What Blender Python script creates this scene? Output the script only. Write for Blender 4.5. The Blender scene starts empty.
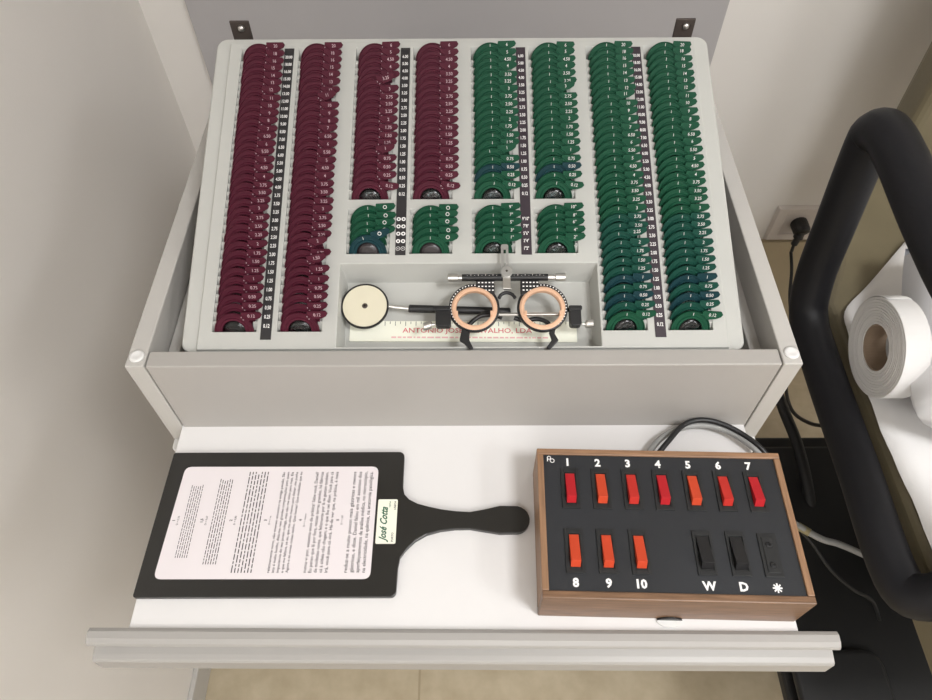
import bpy, bmesh, math, random
from mathutils import Vector, Matrix
random.seed(7)
C = bpy.context.scene
COL = C.collection
PI = math.pi
MM = .001

# ------------------------------------------------------------------ materials
def lin(c):
    return tuple(((v/255)/12.92 if v/255 <= .04045 else ((v/255+.055)/1.055)**2.4) for v in c)

def mat(name, rgb, rough=.5, metal=0, var=0, vscale=30, bump=0, bscale=200, spec=.5, coat=0, stretch=None):
    m = bpy.data.materials.new(name); m.use_nodes = True
    nt = m.node_tree; b = nt.nodes['Principled BSDF']
    c = lin(rgb)
    b.inputs['Base Color'].default_value = (*c, 1)
    b.inputs['Roughness'].default_value = rough
    b.inputs['Metallic'].default_value = metal
    b.inputs['Specular IOR Level'].default_value = spec
    if coat: b.inputs['Coat Weight'].default_value = coat
    tc = nt.nodes.new('ShaderNodeTexCoord')
    src = tc.outputs['Object']
    if stretch:
        mp = nt.nodes.new('ShaderNodeMapping'); mp.inputs['Scale'].default_value = stretch
        nt.links.new(src, mp.inputs['Vector']); src = mp.outputs[0]
    if var:
        n = nt.nodes.new('ShaderNodeTexNoise'); n.inputs['Scale'].default_value = vscale; n.inputs['Detail'].default_value = 5
        r = nt.nodes.new('ShaderNodeValToRGB')
        r.color_ramp.elements[0].position = .3; r.color_ramp.elements[1].position = .7
        r.color_ramp.elements[0].color = (*[max(0, v*(1-var)) for v in c], 1)
        r.color_ramp.elements[1].color = (*[min(1, v*(1+var)) for v in c], 1)
        nt.links.new(src, n.inputs['Vector']); nt.links.new(n.outputs['Fac'], r.inputs['Fac'])
        nt.links.new(r.outputs['Color'], b.inputs['Base Color'])
    if bump:
        n2 = nt.nodes.new('ShaderNodeTexNoise'); n2.inputs['Scale'].default_value = bscale; n2.inputs['Detail'].default_value = 4
        bp = nt.nodes.new('ShaderNodeBump'); bp.inputs['Strength'].default_value = bump; bp.inputs['Distance'].default_value = .001
        nt.links.new(src, n2.inputs['Vector']); nt.links.new(n2.outputs['Fac'], bp.inputs['Height'])
        nt.links.new(bp.outputs['Normal'], b.inputs['Normal'])
    return m

M = {}
M['wall'] = mat('painted_wall', (230, 226, 221), .7, var=.02, vscale=3, bump=.15, bscale=300)
M['dado'] = mat('tan_wall_tile', (184, 170, 142), .5, var=.05, vscale=12)
M['ceil'] = mat('ceiling_paint', (225, 222, 216), .9)
M['panelgrey'] = mat('grey_laminate', (178, 175, 176), .5, var=.02, vscale=4)
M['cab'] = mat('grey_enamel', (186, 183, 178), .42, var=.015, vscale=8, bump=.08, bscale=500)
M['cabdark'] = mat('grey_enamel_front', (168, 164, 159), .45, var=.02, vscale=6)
M['shelf'] = mat('white_laminate', (224, 222, 221), .35, var=.01, vscale=10)
M['railgrey'] = mat('rail_aluminium_paint', (160, 157, 153), .4)
M['tray'] = mat('tray_plastic', (183, 183, 178), .5, var=.015, vscale=15)
M['maroon'] = mat('maroon_anodised', (72, 18, 36), .55, .0, spec=.2, var=.08, vscale=60)
M['green'] = mat('green_anodised', (12, 68, 46), .55, .0, spec=.2, var=.08, vscale=60)
M['teal'] = mat('teal_anodised', (12, 50, 56), .55, .0, spec=.2, var=.08, vscale=60)
M['bluegreen'] = mat('blue_green_anodised', (12, 64, 52), .55, .0, spec=.2, var=.08, vscale=60)
M['print'] = mat('white_engraving', (214, 208, 206), .5)
M['printdim'] = mat('worn_engraving', (186, 160, 166), .5)
M['strip'] = mat('black_strip', (42, 40, 42), .5)
M['stripv'] = mat('violet_black_strip', (52, 42, 50), .5)
M['white'] = mat('white_print', (240, 238, 236), .5)
M['blackgloss'] = mat('black_lacquer', (38, 37, 35), .28, var=.05, vscale=20)
M['black'] = mat('black_plastic', (22, 22, 24), .42, var=.08, vscale=60)
M['rubber'] = mat('black_padding', (22, 22, 26), .5, spec=.35, var=.1, vscale=30, bump=.2, bscale=150)
M['paddark'] = mat('black_base_plastic', (20, 20, 20), .55, var=.1, vscale=12)
M['chrome'] = mat('brushed_chrome', (200, 198, 194), .28, .9)
M['steel'] = mat('satin_steel', (176, 176, 174), .35, .7)
M['copper'] = mat('salmon_copper_ring', (226, 184, 154), .35, .25)
M['cream'] = mat('cream_disc', (212, 206, 184), .4, var=.01, vscale=40)
M['paper'] = mat('card_paper', (226, 219, 221), .55)
M['labelp'] = mat('label_paper', (238, 238, 222), .5)
M['ink'] = mat('black_ink', (26, 24, 26), .6)
M['greenink'] = mat('green_ink', (36, 92, 66), .6)
M['redink'] = mat('red_ink', (208, 108, 112), .6)
M['pinkink'] = mat('faded_red_ink', (226, 178, 176), .6)
M['facegrey'] = mat('black_console_face', (33, 35, 39), .5, var=.12, vscale=14, bump=.1, bscale=700)
M['bezel'] = mat('black_bezel', (27, 28, 29), .5)
M['wood'] = mat('walnut_veneer', (118, 89, 66), .42, var=.28, vscale=14, stretch=(2, 30, 30))
M['woodlight'] = mat('walnut_rim', (142, 109, 82), .42, var=.2, vscale=14, stretch=(2, 30, 30))
M['woodside'] = mat('walnut_rim_side', (142, 109, 82), .42, var=.2, vscale=14, stretch=(30, 2, 30))
M['cardboard'] = mat('cardboard_core', (152, 132, 112), .8)
M['tissue'] = mat('tissue_paper', (232, 230, 228), .85, bump=.5, bscale=60)
M['linen'] = mat('pillow_cloth', (240, 240, 242), .85, bump=.4, bscale=40)
M['vinyl'] = mat('olive_tan_vinyl', (120, 111, 88), .5, var=.06, vscale=10, bump=.2, bscale=120)
M['brown'] = mat('brown_steel', (72, 64, 60), .4, .3)
M['cablegrey'] = mat('grey_cable', (150, 150, 148), .5)
M['socket'] = mat('socket_plastic', (214, 206, 200), .4)
M['tape'] = mat('yellowed_tape', (150, 140, 104), .6)
M['caps'] = mat('white_cap', (222, 221, 219), .35)

def red_mat(name, rgb):
    m = mat(name, rgb, .45, spec=.25)
    b = m.node_tree.nodes['Principled BSDF']
    b.inputs['Transmission Weight'].default_value = .12
    return m
M['red'] = red_mat('red_rocker_lens', (186, 34, 42))
M['orange'] = red_mat('orange_rocker_lens', (206, 74, 44))
M['redorange'] = red_mat('red_orange_rocker_lens', (194, 50, 42))

def glass_mat():
    m = bpy.data.materials.new('lens_glass'); m.use_nodes = True
    nt = m.node_tree; nt.nodes.remove(nt.nodes['Principled BSDF'])
    t = nt.nodes.new('ShaderNodeBsdfTransparent'); t.inputs[0].default_value = (.86, .9, .9, 1)
    g = nt.nodes.new('ShaderNodeBsdfGlossy'); g.inputs['Roughness'].default_value = .18
    fr = nt.nodes.new('ShaderNodeFresnel'); fr.inputs[0].default_value = 1.5
    mx = nt.nodes.new('ShaderNodeMixShader')
    nt.links.new(fr.outputs[0], mx.inputs[0]); nt.links.new(t.outputs[0], mx.inputs[1]); nt.links.new(g.outputs[0], mx.inputs[2])
    nt.links.new(mx.outputs[0], nt.nodes['Material Output'].inputs[0])
    return m
M['glass'] = glass_mat()
M['darkglass'] = mat('dark_occluder_plate', (40, 34, 36), .3)

def tile_mat():
    m = bpy.data.materials.new('beige_floor_tile'); m.use_nodes = True
    nt = m.node_tree; b = nt.nodes['Principled BSDF']; b.inputs['Roughness'].default_value = .4
    tc = nt.nodes.new('ShaderNodeTexCoord')
    mp = nt.nodes.new('ShaderNodeMapping'); mp.inputs['Location'].default_value = (.12, -.025, 0)
    br = nt.nodes.new('ShaderNodeTexBrick'); br.offset = 0; br.inputs['Scale'].default_value = 1
    br.inputs['Brick Width'].default_value = 3; br.inputs['Row Height'].default_value = .8
    br.inputs['Mortar Size'].default_value = .003; br.inputs['Mortar Smooth'].default_value = .3
    n = nt.nodes.new('ShaderNodeTexNoise'); n.inputs['Scale'].default_value = 22; n.inputs['Detail'].default_value = 6
    r = nt.nodes.new('ShaderNodeValToRGB')
    r.color_ramp.elements[0].position = .3; r.color_ramp.elements[0].color = (*lin((172, 158, 132)), 1)
    r.color_ramp.elements[1].position = .75; r.color_ramp.elements[1].color = (*lin((190, 177, 152)), 1)
    nt.links.new(tc.outputs['Object'], mp.inputs[0]); nt.links.new(mp.outputs[0], br.inputs[0])
    nt.links.new(tc.outputs['Object'], n.inputs[0]); nt.links.new(n.outputs['Fac'], r.inputs[0])
    nt.links.new(r.outputs[0], br.inputs['Color1']); nt.links.new(r.outputs[0], br.inputs['Color2'])
    br.inputs['Mortar'].default_value = (*lin((158, 144, 118)), 1)
    nt.links.new(br.outputs['Color'], b.inputs['Base Color'])
    return m
M['tile'] = tile_mat()

# ------------------------------------------------------------------ helpers
def obj(name, bm, m, parent=None, smooth=False, bevel=0, segs=2, mw=None):
    me = bpy.data.meshes.new(name)
    if isinstance(bm, bmesh.types.BMesh):
        bm.to_mesh(me); bm.free()
    else:
        me = bm
    if m is not None and not me.materials:
        for q in (m if isinstance(m, (list, tuple)) else [m]): me.materials.append(q)
    if smooth:
        for p in me.polygons: p.use_smooth = True
    o = bpy.data.objects.new(name, me); COL.objects.link(o)
    if parent is not None: o.parent = parent
    if mw is not None: o.matrix_local = mw
    if bevel:
        b = o.modifiers.new('bevel', 'BEVEL'); b.width = bevel; b.segments = segs
        b.limit_method = 'ANGLE'; b.angle_limit = math.radians(35); b.harden_normals = False
    return o

def thing(name, label, cat, mw=None, group=None):
    o = bpy.data.objects.new(name, None); COL.objects.link(o); o.empty_display_size = .02
    if mw is not None: o.matrix_world = mw
    o['label'] = label; o['category'] = cat
    if group: o['group'] = group
    return o

def tag(o, label, cat, group=None):
    o['label'] = label; o['category'] = cat
    if group: o['group'] = group
    return o

def struct(o):
    o['kind'] = 'structure'; return o

def box(bm, x0, x1, y0, y1, z0, z1, mi=0):
    v = [bm.verts.new(p) for p in ((x0,y0,z0),(x1,y0,z0),(x1,y1,z0),(x0,y1,z0),(x0,y0,z1),(x1,y0,z1),(x1,y1,z1),(x0,y1,z1))]
    for f in ((3,2,1,0),(4,5,6,7),(0,1,5,4),(1,2,6,5),(2,3,7,6),(3,0,4,7)):
        fa = bm.faces.new([v[i] for i in f]); fa.material_index = mi
    return v

def B(*a):
    bm = bmesh.new(); box(bm, *a); return bm

def prism(bm, pts, z0, z1, mi=0):
    lo = [bm.verts.new((p[0], p[1], z0)) for p in pts]; hi = [bm.verts.new((p[0], p[1], z1)) for p in pts]
    n = len(pts)
    bm.faces.new(lo[::-1]).material_index = mi; bm.faces.new(hi).material_index = mi
    for i in range(n):
        bm.faces.new((lo[i], lo[(i+1) % n], hi[(i+1) % n], hi[i])).material_index = mi

def lathe(bm, prof, n=40, closed=True, cx=0, cy=0, cz=0, a0=0, a1=2*PI):
    full = abs(a1-a0-2*PI) < 1e-6
    rings = []
    cnt = n if full else n+1
    for i in range(cnt):
        a = a0+(a1-a0)*i/n
        rings.append([bm.verts.new((cx+r*math.cos(a), cy+r*math.sin(a), cz+z)) for r, z in prof])
    m = len(prof)
    for i in range(n):
        A, Bq = rings[i], rings[(i+1) % cnt]
        for j in range(m if closed else m-1):
            k = (j+1) % m
            bm.faces.new((A[j], Bq[j], Bq[k], A[k]))
    if not full and closed:
        bm.faces.new(rings[0]); bm.faces.new(rings[-1][::-1])
    return rings

def disc_solid(bm, cx, cy, r, z0, z1, n=32):
    prism(bm, [(cx+r*math.cos(2*PI*i/n), cy+r*math.sin(2*PI*i/n)) for i in range(n)], z0, z1)

def fix(bm):
    bmesh.ops.recalc_face_normals(bm, faces=bm.faces); return bm

def smooth_path(pts, res=8):
    P = [Vector(p) for p in pts]; out = []
    for i in range(len(P)-1):
        p0 = P[max(i-1, 0)]; p1 = P[i]; p2 = P[i+1]; p3 = P[min(i+2, len(P)-1)]
        for k in range(res):
            t = k/res
            out.append(.5*((2*p1)+(p2-p0)*t+(2*p0-5*p1+4*p2-p3)*t*t+(3*p1-p0-3*p2+p3)*t**3))
    out.append(P[-1]); return out

def tube(bm, pts, r, n=12, cap=True):
    P = [Vector(p) for p in pts]
    rs = r if isinstance(r, (list, tuple)) else [r]*len(P)
    t0 = (P[1]-P[0]).normalized()
    nrm = t0.orthogonal().normalized(); rings = []
    for i, p in enumerate(P):
        t = ((P[min(i+1, len(P)-1)]-P[max(i-1, 0)])).normalized()
        nrm = (nrm-t*nrm.dot(t)).normalized(); bn = t.cross(nrm)
        rings.append([bm.verts.new(p+(nrm*math.cos(2*PI*k/n)+bn*math.sin(2*PI*k/n))*rs[i]) for k in range(n)])
    for i in range(len(P)-1):
        for k in range(n):
            bm.faces.new((rings[i][k], rings[i][(k+1) % n], rings[i+1][(k+1) % n], rings[i+1][k]))
    if cap:
        bm.faces.new(rings[0][::-1]); bm.faces.new(rings[-1])

def T(*pts_r, n=12):
    bm = bmesh.new(); pts, r = pts_r; tube(bm, pts, r, n); return fix(bm)

def rounded(x0, x1, y0, y1, r, n=6):
    out = []
    for cx, cy, a in ((x1-r, y1-r, 0), (x0+r, y1-r, PI/2), (x0+r, y0+r, PI), (x1-r, y0+r, 3*PI/2)):
        for i in range(n+1):
            b = a+PI/2*i/n; out.append((cx+r*math.cos(b), cy+r*math.sin(b)))
    return out

_tc = {}
def text_mesh(s, size, offset=0, shear=0, width=None, align='CENTER', sx=1):
    """flat lettering as mesh; baseline along +x, centred on the origin"""
    key = (s, size, offset, shear, width, align, sx)
    if key in _tc: return _tc[key]
    cu = bpy.data.curves.new('lettering', 'FONT'); cu.body = s; cu.size = size; cu.offset = offset; cu.shear = shear
    cu.resolution_u = 2
    o = bpy.data.objects.new('lettering', cu); COL.objects.link(o)
    dg = bpy.context.evaluated_depsgraph_get(); dg.update()
    me = bpy.data.meshes.new_from_object(o.evaluated_get(dg))
    bpy.data.objects.remove(o); bpy.data.curves.remove(cu)
    me.materials.clear()
    if len(me.vertices):
        xs = [v.co.x for v in me.vertices]; ys = [v.co.y for v in me.vertices]
        k = sx if width is None else width/(max(xs)-min(xs))
        cx = (max(xs)+min(xs))/2 if align == 'CENTER' else min(xs)
        cy = (max(ys)+min(ys))/2 if align == 'CENTER' else 0
        for v in me.vertices:
            v.co.x = (v.co.x-cx)*k; v.co.y -= cy
    _tc[key] = me
    return me

def add_mesh(bm, me, mw):
    b2 = bmesh.new(); b2.from_mesh(me); bmesh.ops.transform(b2, matrix=mw, verts=b2.verts)
    tmp = bpy.data.meshes.new('t'); b2.to_mesh(tmp); b2.free(); bm.from_mesh(tmp); bpy.data.meshes.remove(tmp)

Tr = Matrix.Translation
def Rx(a): return Matrix.Rotation(a, 4, 'X')
def Ry(a): return Matrix.Rotation(a, 4, 'Y')
def Rz(a): return Matrix.Rotation(a, 4, 'Z')
S = Matrix.Scale(MM, 4)

# ------------------------------------------------------------------ camera
cam = bpy.data.cameras.new('camera'); co = bpy.data.objects.new('camera', cam); COL.objects.link(co)
cam.sensor_fit = 'HORIZONTAL'; cam.sensor_width = 36; cam.lens = 714/932*36; cam.clip_start = .02
co.matrix_world = Tr((0, 0, 1.39)) @ Rz(.0043) @ Rx(PI/2-.9438) @ Rz(-.0077)
C.camera = co

# ------------------------------------------------------------------ room
WX = -.641; WY = 1.373; FZ = -.475
def wall(name, m, *a):
    return struct(obj(name, B(*a), m))
wall('floor', M['tile'], WX-.1, 2.6, -2.3, WY+.1, FZ-.1, FZ)
wall('ceiling', M['ceil'], WX-.1, 2.6, -2.3, WY+.1, 2.6, 2.7)
wall('wall_left', M['wall'], WX-.1, WX, -2.2, WY, FZ, 2.6)
wall('wall_back', M['wall'], WX-.1, 2.6, WY, WY+.1, FZ, 2.6)
wall('wall_right', M['wall'], 2.5, 2.6, -2.2, WY, FZ, 2.6)
wall('wall_front', M['wall'], WX-.1, 2.6, -2.3, -2.2, FZ, 2.6)
struct(obj('baseboard_left', B(WX, WX+.012, -2.2, WY-.013, FZ, -.385), M['cab'], bevel=.003))
struct(obj('trim_1', B(.513, 2.5, WY-.012, WY, FZ, -.0005), M['dado']))
o = obj('wall_panel', B(-.547, .512, WY-.012, WY, FZ, 2.2), M['panelgrey'], bevel=.002)
tag(o, 'wide plain grey panel on the white wall behind the lens case', 'wall panel')

# ceiling lamp fixtures: one main light, two more added as fill
def ceiling_lamp(x, y, sx, sy, power, label, col=(1, .96, .9)):
    t = thing('ceiling_light', label, 'ceiling light', Tr((x, y, 2.598)))
    bm = bmesh.new()
    for a in ((-sx/2-.02, sx/2+.02, -sy/2-.02, -sy/2), (-sx/2-.02, sx/2+.02, sy/2, sy/2+.02), (-sx/2-.02, -sx/2, -sy/2, sy/2), (sx/2, sx/2+.02, -sy/2, sy/2)):
        box(bm, *a, -.04, 0)
    obj('frame', bm, M['caps'], t)
    l = bpy.data.lights.new('lamp', 'AREA'); l.shape = 'RECTANGLE'; l.size = sx; l.size_y = sy; l.energy = power; l.color = col
    lo = bpy.data.objects.new('lamp', l); COL.objects.link(lo); lo.parent = t; lo.location = (0, 0, -.03)
ceiling_lamp(.8, -.5, .45, .45, 23, 'square ceiling light to the right of the camera', (.985, .99, 1))
ceiling_lamp(.1, -1.75, 1.2, .5, 20, 'wide added fill light behind the camera', (.985, .99, 1))  # fill lamp, added to brighten surfaces facing the camera

ceiling_lamp(1.95, -1.0, .45, .9, 21, 'far right added fill light for the left wall', (.985, .99, 1))  # extra lamp, added to lift the left wall

# ------------------------------------------------------------------ cabinet
cab = thing('cabinet', 'light grey cabinet with raised open top and pulled-out white shelf', 'cabinet', Tr((-.004, .59, 0)))
cx0, cx1, cyf, cyb, zr = -.3226, .3142, .3808, .80, .84
PM = Tr((.004, -.59, 0))
def cpart(name, bm, m, parent=None, **k):
    return obj(name, bm, m, parent or cab, mw=PM if parent is None else None, **k)
th = .018
zb = .700
cpart('side_panel', B(cx0, cx0+th, cyf, cyb, zb, zr), M['cab'], bevel=.0012)
cpart('side_panel', B(cx1-th, cx1, cyf, cyb, zb, zr), M['cab'], bevel=.0012)
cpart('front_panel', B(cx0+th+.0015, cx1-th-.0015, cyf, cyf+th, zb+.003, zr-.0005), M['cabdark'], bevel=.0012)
cpart('back_panel', B(cx0+th, cx1-th, cyb-.014, cyb, zb, zr), M['cab'])
bm = bmesh.new()
box(bm, -.3035, -.2915, cyf+th+.002, cyb-.016, .755, .805)
box(bm, .2845, .2965, cyf+th+.002, cyb-.016, .755, .805)
box(bm, -.2915, .2845, cyf+th+.004, cyb-.016, .755, .762)
cpart('drawer_box', bm, M['cab'], bevel=.001)
# lower carcass
bm = bmesh.new()
box(bm, cx0+.02, cx0+.038, cyf+.05, cyb-.01, FZ+.06, .68)
box(bm, cx1-.038, cx1-.02, cyf+.05, cyb-.01, FZ+.06, .68)
box(bm, cx0+.038, cx1-.038, cyb-.02, cyb-.01, FZ+.06, .68)
box(bm, cx0+.038, cx1-.038, cyf+.06, cyb-.02, FZ+.08, FZ+.1)
cpart('carcass', bm, M['cab'])
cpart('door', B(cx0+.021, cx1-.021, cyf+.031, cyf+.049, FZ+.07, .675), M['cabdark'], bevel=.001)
for sx in (cx0+.05, cx1-.05):
    for sy in (cyf+.09, cyb-.05):
        bm = bmesh.new(); disc_solid(bm, sx, sy, .018, FZ, FZ+.06, 16)
        cpart('foot', bm, M['black'])
for px, py in ((-.3135, .3925), (.3062, .3935)):
    bm = bmesh.new()
    lathe(bm, [(0, 0), (.0072, 0), (.0070, .0012), (.0045, .0020), (.0030, .0012), (0, .0012)], 24, closed=False, cx=px, cy=py, cz=zr)
    cpart('screw_cap', fix(bm), M['caps'], smooth=True)
for x0 in (-.267, .236):
    bk = cpart('bracket', B(x0, x0+.022, cyb-.030, cyb-.027, .77, .958), M['brown'], bevel=.0008)
    bm = bmesh.new(); lathe(bm, [(0, .003), (.003, .0025), (.0042, 0), (0, 0)], 16, closed=False)
    o = obj('screw', fix(bm), M['chrome'], bk, smooth=True, mw=Tr((x0+.012, cyb-.030, .950)) @ Rx(PI/2))
# runner rollers beside the shelf
for x, s in ((cx0+.010, 1), (cx1-.010, -1)):
    bm = bmesh.new(); prism(bm, rounded(x-.011, x+.011, cyf-.012, cyf+.28, .005), .684, .697)
    cpart('shelf_runner', bm, M['caps'], bevel=.001)
shelf = cpart('pull_out_shelf', B(-.3050, .2935, .166, .78, .709, .727), M['shelf'], bevel=.0008)
# moulded front rail: profile in (Y, Z) swept along X
prof = [(.1745, .7265), (.1735, .7315), (.1700, .7335), (.1640, .7330), (.1600, .7308), (.1585, .7275), (.1605, .7252), (.1655, .7238),
        (.1685, .7200), (.1675, .7160), (.1630, .7132), (.1560, .7120), (.1515, .7108), (.1498, .7082), (.1498, .7045), (.1492, .6880), (.1515, .6842), (.1745, .6832)]
bm = bmesh.new()
L = [bm.verts.new((-.338, y, z)) for y, z in prof]; Rr = [bm.verts.new((.326, y-.005, z-.001)) for y, z in prof]
for i in range(len(prof)):
    j = (i+1) % len(prof); bm.faces.new((L[i], L[j], Rr[j], Rr[i]))
bm.faces.new(L[::-1]); bm.faces.new(Rr)
rail = obj('front_rail', fix(bm), M['railgrey'], shelf, bevel=.0006)

# ------------------------------------------------------------------ trial lens tray
ALPHA = math.radians(18.75)
TM = Tr((-.005, .4027, .8352)) @ Rx(ALPHA)            # tray frame: x across, y up the slope, z out of the face
tray = thing('lens_case', 'light grey moulded trial lens case lying tilted in the cabinet top', 'lens case', TM)
PITCH = 9.75
PHI = math.radians(48)
wells = []        # x0, x1, y0, y1
WXS = [-243+63.2*k for k in range(8)]
for k, x0 in enumerate(WXS):
    if k in (0, 1, 6, 7): wells.append((x0, x0+43, 19, 350, 34))
    else: wells.append((x0, x0+43, 162, 350, 19)); wells.append((x0, x0+43, 101, 151, 5))
TROUGH = (-122, 134, 3, 90)
IN = (-256, 256, 1.2, 357)
bm = bmesh.new()
xs = sorted({IN[0], IN[1], TROUGH[0], TROUGH[1], *[w[0] for w in wells], *[w[1] for w in wells]})
ys = sorted({IN[2], IN[3], TROUGH[2], TROUGH[3], *[w[2] for w in wells], *[w[3] for w in wells]})
vg = {}
def gv(x, y):
    if (x, y) not in vg: vg[(x, y)] = bm.verts.new((x, y, 0))
    return vg[(x, y)]
rects = [w[:4] for w in wells]+[TROUGH]
for i in range(len(xs)-1):
    for j in range(len(ys)-1):
        mx, my = (xs[i]+xs[i+1])/2, (ys[j]+ys[j+1])/2
        if any(r[0] < mx < r[1] and r[2] < my < r[3] for r in rects): continue
        bm.faces.new((gv(xs[i], ys[j]), gv(xs[i+1], ys[j]), gv(xs[i+1], ys[j+1]), gv(xs[i], ys[j+1])))
def ring_pts(x0, x1, y0, y1):
    a = [(x, y0) for x in xs if x0 <= x <= x1]+[(x1, y) for y in ys if y0 < y <= y1]
    a += [(x, y1) for x in reversed(xs) if x0 <= x < x1]+[(x0, y) for y in reversed(ys) if y0 < y < y1]
    return a
def hole(r, bot, depth):
    top = ring_pts(*r); x0, x1, y0, y1 = r; X0, X1, Y0, Y1 = bot
    lo = [bm.verts.new((X0+(x-x0)/(x1-x0)*(X1-X0), Y0+(y-y0)/(y1-y0)*(Y1-Y0), -depth)) for x, y in top]
    n = len(top)
    for i in range(n):
        j = (i+1) % n; bm.faces.new((vg[top[j]], vg[top[i]], lo[i], lo[j]))
    bm.faces.new(lo)
D = 15.0; SH = D*math.tan(PHI)
for w in wells: hole(w[:4], (w[0]+.3, w[1]-.3, w[2]-SH+1, w[3]-SH), D)
hole(TROUGH, (TROUGH[0]+4, TROUGH[1]-4, TROUGH[2]+1.5, TROUGH[3]-10), 26)
# raised step down to flange and rounded outer skirt
inner = ring_pts(*IN); z1 = -3.5
st = [bm.verts.new((x*1.004, y+(-.8 if y < 100 else .8) if y in (IN[2], IN[3]) else y, z1)) for x, y in inner]
n = len(inner)
for i in range(n):
    j = (i+1) % n; bm.faces.new((vg[inner[i]], vg[inner[j]], st[j], st[i]))
outp = rounded(-271.5, 271.5, -1.2, 364.5, 11, 7)
of = [bm.verts.new((x, y, z1)) for x, y in outp]
ed = []
for loop in (st, of):
    for i in range(len(loop)):
        a, b = loop[i], loop[(i+1) % len(loop)]
        e = bm.edges.get((a, b)) or bm.edges.new((a, b)); ed.append(e)
bmesh.ops.triangle_fill(bm, edges=ed, use_beauty=True)
lo1 = [bm.verts.new((x*1.006, 181.6+(y-181.6)*1.003 if y > 100 else y, z1-2.2)) for x, y in outp]
lo2 = [bm.verts.new((x*1.006, 181.6+(y-181.6)*1.003 if y > 100 else y, z1-14)) for x, y in outp]
m_ = len(outp)
for A, Bq in ((of, lo1), (lo1, lo2)):
    for i in range(m_):
        j = (i+1) % m_; bm.faces.new((A[i], A[j], Bq[j], Bq[i]))
bmesh.ops.recalc_face_normals(bm, faces=bm.faces)
# slanted teeth that part the slots, left and right in each well
def tooth(x0, x1, y, dep, w=3.9):
    s = dep*math.tan(PHI)
    xa, xb = (x0, x1)
    top = [(xa, y, -.6), (xa, y+w, -.6), (xb, y+w-.4, -1.6), (xb, y+.4, -1.6)]
    a = [bm.verts.new(p) for p in top]; b = [bm.verts.new((p[0], p[1]-s, -dep)) for p in top]
    bm.faces.new(a)
    for i in range(4):
        j = (i+1) % 4; bm.faces.new((a[i], b[i], b[j], a[j]))
for x0, x1, y0, y1, nn in wells:
    for i in range(nn):
        yy = y0+8+i*((y1-y0-9)/nn)*1.0
        if i == nn-1 and nn != 5: continue
        tooth(x0-.2, x0+4.6, yy-.2, 4.5); tooth(x1+.2, x1-4.6, yy-.2, 4.5)
bmesh.ops.scale(bm, vec=(MM,)*3, verts=bm.verts)
obj('tray_body', bm, M['tray'], tray, bevel=.0009, segs=2)

SEQ34 = '20 18 16 15 14 13 12 11 10 9 8 7 6.50 6 5.50 5 4.50 4 3.75 3.50 3.25 3 2.75 2.50 2.25 2 1.75 1.50 1.25 1 0.75 0.50 0.25 0.12'.split()
SEQ19 = '6 5 4.50 4 3.50 3.25 3 2.75 2.50 2.25 2 1.75 1.50 1.25 1 0.75 0.50 0.25 0.12'.split()
def slot_y(w, i):        # i counts from the back
    y0, y1, n = w
    return y0+4+(n-1-i)*((y1-y0-9)/n)
def fmt(s): return s if '.' in s else s+'.00'
def scale_strip(xc, y0, y1, seq, well, m, extra=None):
    st = obj('scale_strip', B((xc-5.2)*MM, (xc+5.2)*MM, y0*MM, y1*MM, -.0005, .0006), m, tray)
    bm = bmesh.new()
    for i, s in enumerate(seq):
        y = slot_y(well, i)+1.5
        add_mesh(bm, text_mesh(fmt(s), 5.4, .12, sx=.66), Tr((xc*MM, y*MM, .0007)) @ S)
    if extra:
        obj('printed_values', bm, M['white'], st)
        bm = bmesh.new()
        for i, s in enumerate(extra):
            y = slot_y((101, 151, 5), i)+1
            if s in ('prism',):
                add_mesh(bm, text_mesh('%d\u00b0%d\u00b0' % (9-2*i, 10-2*i), 5.0, .12, sx=.62), Tr((xc*MM, y*MM, .0007)) @ S)
            else:
                for q in (-2.5, 2.5):
                    b2 = bmesh.new()
                    if i < 4: lathe(b2, [(1.0, 0), (2.2, 0)], 16, closed=False)
                    else:
                        lathe(b2, [(1.8, 0), (2.2, 0)], 16, closed=False)
                        lathe(b2, [(0, 0), (.5, 0)], 8, closed=False)
                    mm = bpy.data.meshes.new('t'); b2.to_mesh(mm); b2.free()
                    add_mesh(bm, mm, Tr(((xc+q)*MM, y*MM, .0007)) @ S); bpy.data.meshes.remove(mm)
    obj('printed_values', bm, M['white'], st)
scale_strip(-190.3, 10.5, 348.5, SEQ34, (19, 350, 34), M['strip'])
scale_strip(-62.2, 99, 348.5, SEQ19, (162, 350, 19), M['strip'], ['o']*5)
scale_strip(64.4, 99, 348.5, SEQ19, (162, 350, 19), M['stripv'], ['prism']*5)
scale_strip(191.4, 11.5, 348.5, SEQ34, (19, 350, 34), M['stripv'])

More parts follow.
